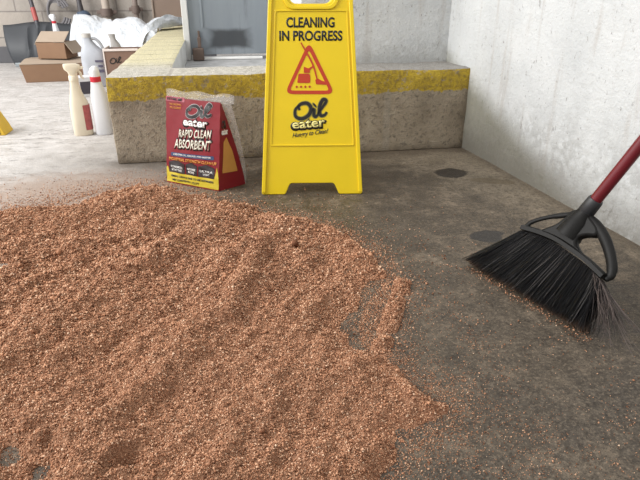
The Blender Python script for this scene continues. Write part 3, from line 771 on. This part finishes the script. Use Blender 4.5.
fin('collar', bm, M_cream, sb, smooth=40)
bm = bmesh.new()
loft(bm, [superr(a, b, z, c, 0, 16, 3) for z, a, b, c in ((.306, .016, .013, -.004), (.325, .020, .014, -.004), (.338, .032, .014, -.004), (.358, .034, .013, -.004), (.366, .026, .010, -.010))])
box(bm, (.033, 0, .345), (.014, .014, .014), .002)
fin('sprayer_head', bm, M_cream, sb, smooth=40)
bm = bmesh.new(); tube(bm, [(.016, 0, .335), (.026, 0, .318), (.028, 0, .300), (.036, 0, .288)], [.005, .005, .0045, .003], 8, 1.4); fin('trigger', bm, M_cream, sb, smooth=40)
bm = bmesh.new(); loft(bm, [superr(.0415, .0315, z, 0, 0, 24)[-5:] + superr(.0415, .0315, z, 0, 0, 24)[:6] for z in (.03, .16)], close=False, capa=False, capb=False)
o = fin('bottle_label', bm, plain('dull_red_label', (.42, .10, .10), .5, var=.5, sc=60), sb); o.modifiers.new('t', 'SOLIDIFY').thickness = .0008
b1 = atz(105, 134)
wb = empty('squeeze_bottle', (b1.x, YB, 0), 'white plastic bottle with red collar and white cap against the low wall', 'bottle')
bm = bmesh.new()
bottle_body(bm, [(0, .033, .026, 0), (.005, .036, .029, 0), (.12, .036, .029, 0), (.20, .034, .027, -.001), (.245, .026, .022, -.003), (.275, .021, .019, -.004)])
fin('bottle_body', bm, M_wplast, wb, smooth=40)
bm = bmesh.new(); bottle_body(bm, [(.274, .022, .022, -.004), (.300, .022, .022, -.004)], 20, 2); fin('collar', bm, M_redp, wb, smooth=40)
bm = bmesh.new(); bottle_body(bm, [(.299, .020, .020, -.004), (.325, .021, .021, -.005), (.340, .017, .017, -.004), (.352, .008, .008, -.001)], 20, 2); box(bm, (-.02, 0, .318), (.02, .014, .012), .003)
fin('cap', bm, M_wplast, wb, smooth=40)
for c in list(sb.children) + list(wb.children): c.data.transform(Matrix.Diagonal((1, 1, .82, 1)))
# small carton behind the two bottles
c0 = atz(88, 95)
ct = empty('carton', (c0.x, c0.y, 0), 'small white carton with dark side behind the two foreground bottles', 'carton', R(20))
bm = bmesh.new(); box(bm, (0, 0, .055), (.12, .10, .11), .002); fin('carton_body', bm, plain('white_card', (.66, .66, .68), .7), ct)
bm = bmesh.new(); box(bm, (.005, -.0508, .05), (.09, .0012, .07), 0); fin('dark_print', bm, plain('dark_card', (.05, .045, .06), .6), ct)

# ================================================================ STORE CORNER
kraft = plain('kraft_cardboard', (.27, .165, .105), .8, .15, var=.1, sc=15)
kraft_l = plain('pale_cardboard', (.40, .32, .25), .8, .15, var=.08, sc=15)
kraft_in = plain('cardboard_inside', (.22, .15, .11), .85, .1)
def carton(name, loc, rz, w, d, h, label, flaps, mats=(kraft, kraft_l), slope=0, group=None):
    r = empty(name, loc, label, 'box', rz, group); t = .004
    bm = bmesh.new()
    box(bm, (0, 0, t / 2), (w, d, t)); box(bm, (0, -d / 2 + t / 2, h / 2), (w, t, h), .001); box(bm, (0, d / 2 - t / 2, h / 2), (w, t, h), .001)
    box(bm, (-w / 2 + t / 2, 0, h / 2), (t, d - 2 * t, h), .001); box(bm, (w / 2 - t / 2, 0, h / 2), (t, d - 2 * t, h), .001)
    if slope:
        for v in bm.verts:
            v.co.x *= 1 + slope * v.co.z / h; v.co.y *= 1 + slope * .5 * v.co.z / h
    fin('box_body', bm, mats[0], r)
    for (side, ln, ang) in flaps:
        bm = bmesh.new()
        if side in 'fb':
            s = -1 if side == 'f' else 1
            Mx = Matrix.Rotation(s * R(ang), 4, 'X'); box(bm, (0, 0, 0), (w * (1 + slope), ln, t), .001)
            for v in bm.verts: v.co = Mx @ (v.co + Vector((0, s * ln / 2, 0))) + Vector((0, s * (d / 2 * (1 + slope * .5)), h + t))
        else:
            s = -1 if side == 'l' else 1
            Mx = Matrix.Rotation(-s * R(ang), 4, 'Y'); box(bm, (0, 0, 0), (ln, d * (1 + slope * .5), t), .001)
            for v in bm.verts: v.co = Mx @ (v.co + Vector((s * ln / 2, 0, 0))) + Vector((s * (w / 2 * (1 + slope)), 0, h + t))
        fin('flap', bm, mats[1], r)
    return r
# long low box
p = (atz(27, 84) + atz(80, 80)) / 2
lb = carton('cardboard_box', (p.x + .02, p.y + .20, .0), R(5), .42, .38, .115, 'long low brown cardboard box lying on the floor in front of the shovel', [('f', .185, 176), ('b', .185, 176), ], slope=.10)
# smaller open box standing on it
p2 = aty(57, 58, p.y + .17)
sx = carton('cardboard_box', (p2.x + .005, p.y + .20, .137), R(-14), .20, .17, .105, 'small open cardboard box with raised flap, standing on the long low box', [('f', .115, 148), ('r', .09, -55), ('l', .02, -70)], mats=(kraft, kraft_l))
# bottle inside the small box
bm = bmesh.new(); zz = .142
ib = empty('spray_bottle', (p2.x + .01, p.y + .238, zz), 'white bottle with red collar sticking out of the small open box', 'bottle', R(-10))
bottle_body(bm, [(0, .032, .028, 0), (.10, .034, .028, 0), (.17, .030, .026, 0), (.23, .022, .020, 0), (.285, .015, .015, -.004)]); fin('bottle_body', bm, M_wplast, ib, smooth=40)
bm = bmesh.new(); bottle_body(bm, [(.284, .017, .017, -.004), (.305, .017, .017, -.004)], 16, 2); fin('collar', bm, M_redp, ib, smooth=40)
bm = bmesh.new(); bottle_body(bm, [(.304, .014, .014, -.005), (.318, .016, .015, -.008), (.335, .026, .014, -.012), (.352, .024, .013, -.012), (.362, .014, .009, -.008)], 16, 2.6); fin('cap', bm, M_wplast, ib, smooth=40)
for c in ib.children: c.data.transform(Matrix.Diagonal((.85, .85, .76, 1)))
# snow shovel leaning on the wall
M_blade = plain('charcoal_plastic', (.055, .060, .068), .5, .4, var=.2, sc=8)
SY = 5.0
sv = empty('snow_shovel', (aty(42, 68, SY).x, SY, 0), 'wide charcoal snow shovel with red-banded handle leaning against the beige wall', 'shovel')
O0 = sv.location.copy()
bm = bmesh.new(); NU, NV = 28, 14
W0, W1, HB = .20, .285, .315
g = []
for i in range(NU + 1):
    row = []
    for j in range(NV + 1):
        u = -1 + 2 * i / NU; v = j / NV
        w = W0 + (W1 - W0) * v ** .8
        z = HB * v + .012 * math.cos(u * math.pi) * v
        y = .16 * v - .05 * math.sin(v * math.pi) + .03 * u * u
        if j > 1 and j < NV:
            y += .022 * max(math.exp(-((u * w + .075) / .012) ** 2), math.exp(-((u * w - .06) / .012) ** 2), math.exp(-((u * w) / .01) ** 2) * .8) * -1
        row.append(bm.verts.new((u * w, y, z + .003)))
    g.append(row)
for i in range(NU):
    for j in range(NV): bm.faces.new((g[i][j], g[i + 1][j], g[i + 1][j + 1], g[i][j + 1]))
o = fin('blade', bm, M_blade, sv, smooth=50); o.modifiers.new('t', 'SOLIDIFY').thickness = .006
bm = bmesh.new(); box(bm, (-.0, .005, .018), (.39, .012, .03), .003); fin('wear_strip', bm, plain('pale_metal_strip', (.36, .40, .42), .4, metal=.4), sv)
hA = Vector((.0, .12, .27)); hB = aty(31, 2, 5.22) - O0; hd = (hB - hA).normalized()
bm = bmesh.new(); tube(bm, [hA - hd * .16, hA + hd * .05], [.022, .019], 12); fin('handle_socket', bm, M_blade, sv, smooth=40)
k1 = aty(37.5, 22, 5.17) - O0; k2 = aty(33.5, 8, 5.2) - O0
bm = bmesh.new(); tube(bm, [hA, hA + hd * .25, hA + hd * .6], .0165, 12); fin('handle', bm, plain('dark_handle', (.07, .065, .075), .4), sv, smooth=40)
L1 = (k1 - hA).dot(hd); L2 = (k2 - hA).dot(hd)
bm = bmesh.new(); tube(bm, [hA + hd * L1, hA + hd * L2], .0185, 12); fin('red_grip', bm, plain('faded_red_grip', (.42, .09, .08), .5), sv, smooth=40)
# second dark pole with a ribbed collar behind the plastic
q = aty(83, 15, 5.19)
vp = empty('vacuum_wand', (q.x, 5.19, 0), 'dark pole with blue-grey collar standing behind the white plastic sheeting', 'pole')
bm = bmesh.new(); tube(bm, [(-.01, 0, .0), (-.01, .01, .35), (-.02, .03, .46), (-.05, .10, .9)], [.03, .03, .02, .018], 12); fin('pole', bm, plain('dark_pole', (.07, .065, .07), .5), vp, smooth=40)
bm = bmesh.new(); zt = q.z
loft(bm, [superr(a, a * .8, z, 0, .02, 20, 2.2) for z, a in ((0, .05), (zt - .06, .06), (zt - .03, .062), (zt, .058), (zt + .02, .048), (zt + .035, .02))]); fin('collar', bm, plain('navy_grey_plastic', (.06, .09, .14), .4), vp, smooth=40)
bm = bmesh.new(); loft(bm, [superr(a, a * .8, z, 0, .02, 20, 2.2) for z, a in ((zt - .018, .0635), (zt - .002, .061))]); fin('pale_band', bm, plain('pale_band', (.45, .52, .60), .4), vp, smooth=40)
# pipes on the wall
def pipe(pxs, r, label, mc):
    a = aty(*pxs[0], 5.28 - r); b = aty(*pxs[1], 5.28 - r)
    e = empty('wall_pipe', (a.x, a.y, 0), label, 'pipe')
    base = Vector((a.x, a.y, 0)); top = Vector((a.x + .0, a.y, 1.3))
    bm = bmesh.new(); tube(bm, [(0, 0, .0), (0, 0, a.z), (0, 0, 1.3)], r, 14); fin('pipe_run', bm, mc, e, smooth=40)
    bm = bmesh.new(); tube(bm, [(0, 0, a.z - .01), (0, 0, a.z + .05)], r * 1.5, 14); box(bm, (.0, .01, a.z + .02), (r * 5, .02, .03), .004); fin('coupling', bm, plain('brown_coupling', (.20, .15, .13), .7, var=.3), e, smooth=40)
pipe([(107, 15), (107, 0)], .032, 'cream vertical pipe on the beige wall behind the white plastic', plain('cream_pipe', (.55, .47, .40), .6))
pipe([(136, 12), (136, 0)], .022, 'thinner brownish pipe on the beige wall right of the cream pipe', plain('brown_pipe', (.30, .24, .21), .6))
a = aty(57, 10, 5.27)
hz = empty('hose_coil', (a.x, 5.28, a.z), 'grey cables and hose hanging in a loop on the beige wall', 'hose')
bm = bmesh.new()
for k in range(3):
    rr = .07 + .012 * k; tube(bm, [(rr * math.cos(t) * .9 + .01 * k, -.035 - .006 * k, rr * math.sin(t) * 1.3 - .02) for t in np.linspace(.4, 5.9, 26)], .010, 8)
tube(bm, [(.03, -.04, .03), (.02, -.03, .12), (-.02, -.02, .3)], .011, 8)
fin('hose', bm, plain('grey_hose', (.22, .21, .22), .6), hz, smooth=40)
bm = bmesh.new(); box(bm, (0, -.02, .06), (.10, .04, .014), .003); fin('hanger', bm, plain('grey_bracket', (.25, .24, .24), .6), hz)
# brown board on the end of the arm
pa = aty(155, 25, 4.75); pb = aty(184, 25, 4.75)
bd = empty('brown_board', ((pa.x + pb.x) / 2 , 4.78, .312), 'brown upright board standing at the far end of the block wall', 'board')
bm = bmesh.new(); box(bm, (0, 0, .4), (pb.x - pa.x, .03, .8), .003); fin('board_panel', bm, plain('brown_board', (.26, .19, .15), .7, var=.15, sc=5), bd)
bm = bmesh.new(); box(bm, (-(pb.x - pa.x) / 2 - .004, -.006, .4), (.012, .036, .8), .002); fin('edge_trim', bm, plain('tan_edge', (.34, .27, .22), .7), bd)
# handwritten carton behind the arm
YC = 3.75
c1 = aty(106, 49, YC); c2 = aty(134, 48, YC); zc = (c1.z + c2.z) / 2 - .012
wbx = carton('cardboard_box', ((c1.x + c2.x) / 2 + .0, YC + .11, 0), 0, .20, .22, zc, 'open brown carton with handwriting beside the block wall, before the plastic', [], mats=(plain('brown_carton', (.24, .155, .12), .8, .15), kraft_l))
bm = bmesh.new(); box(bm, (0, -.112, zc + .004), (.208, .008, .014), .002); box(bm, (-.100, 0, zc + .004), (.008, .225, .016), .002); box(bm, (-.100, -.1125, zc / 2), (.008, .004, zc), .001)
fin('pale_edge', bm, plain('pale_pink_edge', (.74, .66, .62), .7), wbx)
for me in (strokemesh(script_oil(-.04, zc - .06, .065), .006), strokemesh([([(.055, zc - .045), (.085, zc - .040), (.07, zc - .10)], 1)], .008)):
    me.transform(Matrix.Translation((0, -.1115, 0)) @ Matrix.Rotation(R(90), 4, 'X')); mk('handwriting', me, M_black, wbx)
# gallon jugs
def jug(name, x, Y, w, hgt, label, mats, rz=0, tilt=0):
    r = empty(name, (x, Y, 0), label, 'jug', rz)
    bm = bmesh.new()
    bottle_body(bm, [(0, w * .46, w * .36, 0), (.008, w * .5, w * .4, 0), (hgt * .55, w * .5, w * .4, 0), (hgt * .68, w * .42, w * .36, -w * .05), (hgt * .80, w * .26, w * .26, -w * .14), (hgt * .9, w * .17, w * .17, -w * .2), (hgt * .97, w * .15, w * .15, -w * .2)], 24, 3)
    fin('jug_body', bm, mats, r, smooth=40)
    bm = bmesh.new(); bottle_body(bm, [(hgt * .955, w * .175, w * .175, -w * .2), (hgt * 1.03, w * .17, w * .17, -w * .2)], 18, 2); fin('cap', bm, plain('grey_cap', (.52, .50, .47), .5), r, smooth=40)
    bm = bmesh.new(); P = smoothpath([(-w * .08, 0, hgt * .91), (w * .08, 0, hgt * .93), (w * .24, 0, hgt * .86), (w * .36, 0, hgt * .72), (w * .44, 0, hgt * .56)], False, 5)
    tube(bm, P, w * .055, 10); fin('handle', bm, plain('grey_handle', (.42, .43, .45), .5), r, smooth=40)
    return r
YJ = 3.95
j0 = aty(95, 70, YJ); jt = aty(88, 35, YJ)
jg = jug('gallon_jug', j0.x + .012, YJ, .165, jt.z, 'pale grey gallon jug with loop handle in front of the plastic sheeting', plain('frosted_plastic', (.44, .46, .50), .45, .4))
bm = bmesh.new()
for (dx, dz, w_, h_) in ((.035, .16, .05, .012), (.04, .13, .03, .012), (.035, .10, .045, .018)): box(bm, (dx, -.0672, dz), (w_, .0014, h_))
fin('label_print', bm, plain('dark_label', (.10, .09, .14), .5), jg)
YK = 4.05
j1 = aty(114, 45, YK); jt1 = aty(111, 34, YK)
k_ = empty('plastic_bottle', (j1.x + .01, YK, 0), 'slim grey bottle neck rising behind the handwritten carton', 'bottle')
bm = bmesh.new(); bottle_body(bm, [(0, .045, .035, 0), (.18, .045, .035, 0), (.24, .03, .025, 0), (jt1.z - .03, .018, .018, -.012), (jt1.z, .022, .020, -.018)], 18, 2.4); fin('bottle_body', bm, plain('grey_plastic', (.48, .46, .44), .5), k_, smooth=40)
# white plastic sheeting
m = NM('white_polythene', .28, .5); m.base(m.mix(m.noise(8, 4), (.68, .72, .77), (.76, .79, .82))); m.b.inputs['Subsurface Weight'].default_value = .0
m.bump(m.M('ADD', m.noise(14, 5, .6, dist=1.5), m.noise(30, 2)), .5, .02); M_poly = m.m
bm = bmesh.new()
xa = aty(62, 40, 4.65).x; xb = -.39
NX_, NY_ = 90, 44
def shz(u, v):
    x = xa + (xb - xa) * u; k_ = min(1, max(0, (u - .38) / .2)); y = 4.60 - .35 * k_ + (.50 - .04 * k_) * v
    prof = (min(1, u / .06)) ** .5 * (min(1, (1 - u) / .02)) ** .5
    pv = math.sin(math.pi * min(1, max(0, v * .62))) ** .5 if v < .8 else math.sin(math.pi * .496) ** .5 * (1 - ((v - .8) / .2) ** 2) ** .5
    hgt = .385 - .03 * u
    n1 = float(fbm(np.array([x * 5.]), np.array([y * 5.]), 71, 2)[0]) - .5
    n2 = abs(float(fbm(np.array([x * 8. + y * 4]), np.array([y * 7.]), 83, 2)[0]) - .5)
    return Vector((x + n1 * .03, y + n1 * .04, max(.002, (hgt + n1 * .10 - n2 * .07) * prof * pv)))
g = [[bm.verts.new(shz(i / NX_, j / NY_)) for j in range(NY_ + 1)] for i in range(NX_ + 1)]
for i in range(NX_):
    for j in range(NY_): bm.faces.new((g[i][j], g[i + 1][j], g[i + 1][j + 1], g[i][j + 1]))
# tongue draped up over the block wall
tg = []
for i in range(25):
    t = i / 24; row = []
    for j in range(9):
        s = j / 8
        x = -.50 + .27 * t; y = 4.18 + .38 * t + (s - .5) * (.26 - .06 * t)
        z = .315 + .10 * math.sin(t * 2.2) * (1 - .35 * t) - .07 * (2 * s - 1) ** 2 * (1 - .4 * t) + .014 * math.sin(s * 19 + t * 7) - (.06 * (1 - t / .15) if t < .15 else 0)
        if x > -.40: z = max(z, .318)
        row.append(bm.verts.new((x, y, z)))
    tg.append(row)
for i in range(24):
    for j in range(8): bm.faces.new((tg[i][j], tg[i + 1][j], tg[i + 1][j + 1], tg[i][j + 1]))
o = fin('plastic_sheeting', bm, M_poly, smooth=60); o.modifiers.new('t', 'SOLIDIFY').thickness = .002
tag(o, 'crumpled white plastic sheeting heaped left of the block wall', 'plastic sheet')
# yellow wedge on the left edge
yw = empty('yellow_wedge', (atz(0, 134).x - .01, 2.66, 0), 'yellow wedge-shaped plastic block on the floor at the left edge of the photo', 'wedge')
bm = bmesh.new(); pr = [(-.12, 0), (.045, 0), (.032, .03), (-.005, .115), (-.03, .135), (-.12, .14)]
loft(bm, [[Vector((a, y, b)) for a, b in pr] for y in (-.04, .07)]); bmesh.ops.bevel(bm, geom=bm.edges[:], offset=.003, segments=2, affect='EDGES'); fin('wedge_body', bm, plain('amber_plastic', (.72, .47, .04), .45), yw)
bm = bmesh.new(); tube(bm, [(.004, -.0405, .1), (.022, -.0405, .03), (.024, -.0405, .005)], .0018, 6); fin('groove', bm, plain('dark_groove', (.12, .08, .03), .6), yw)
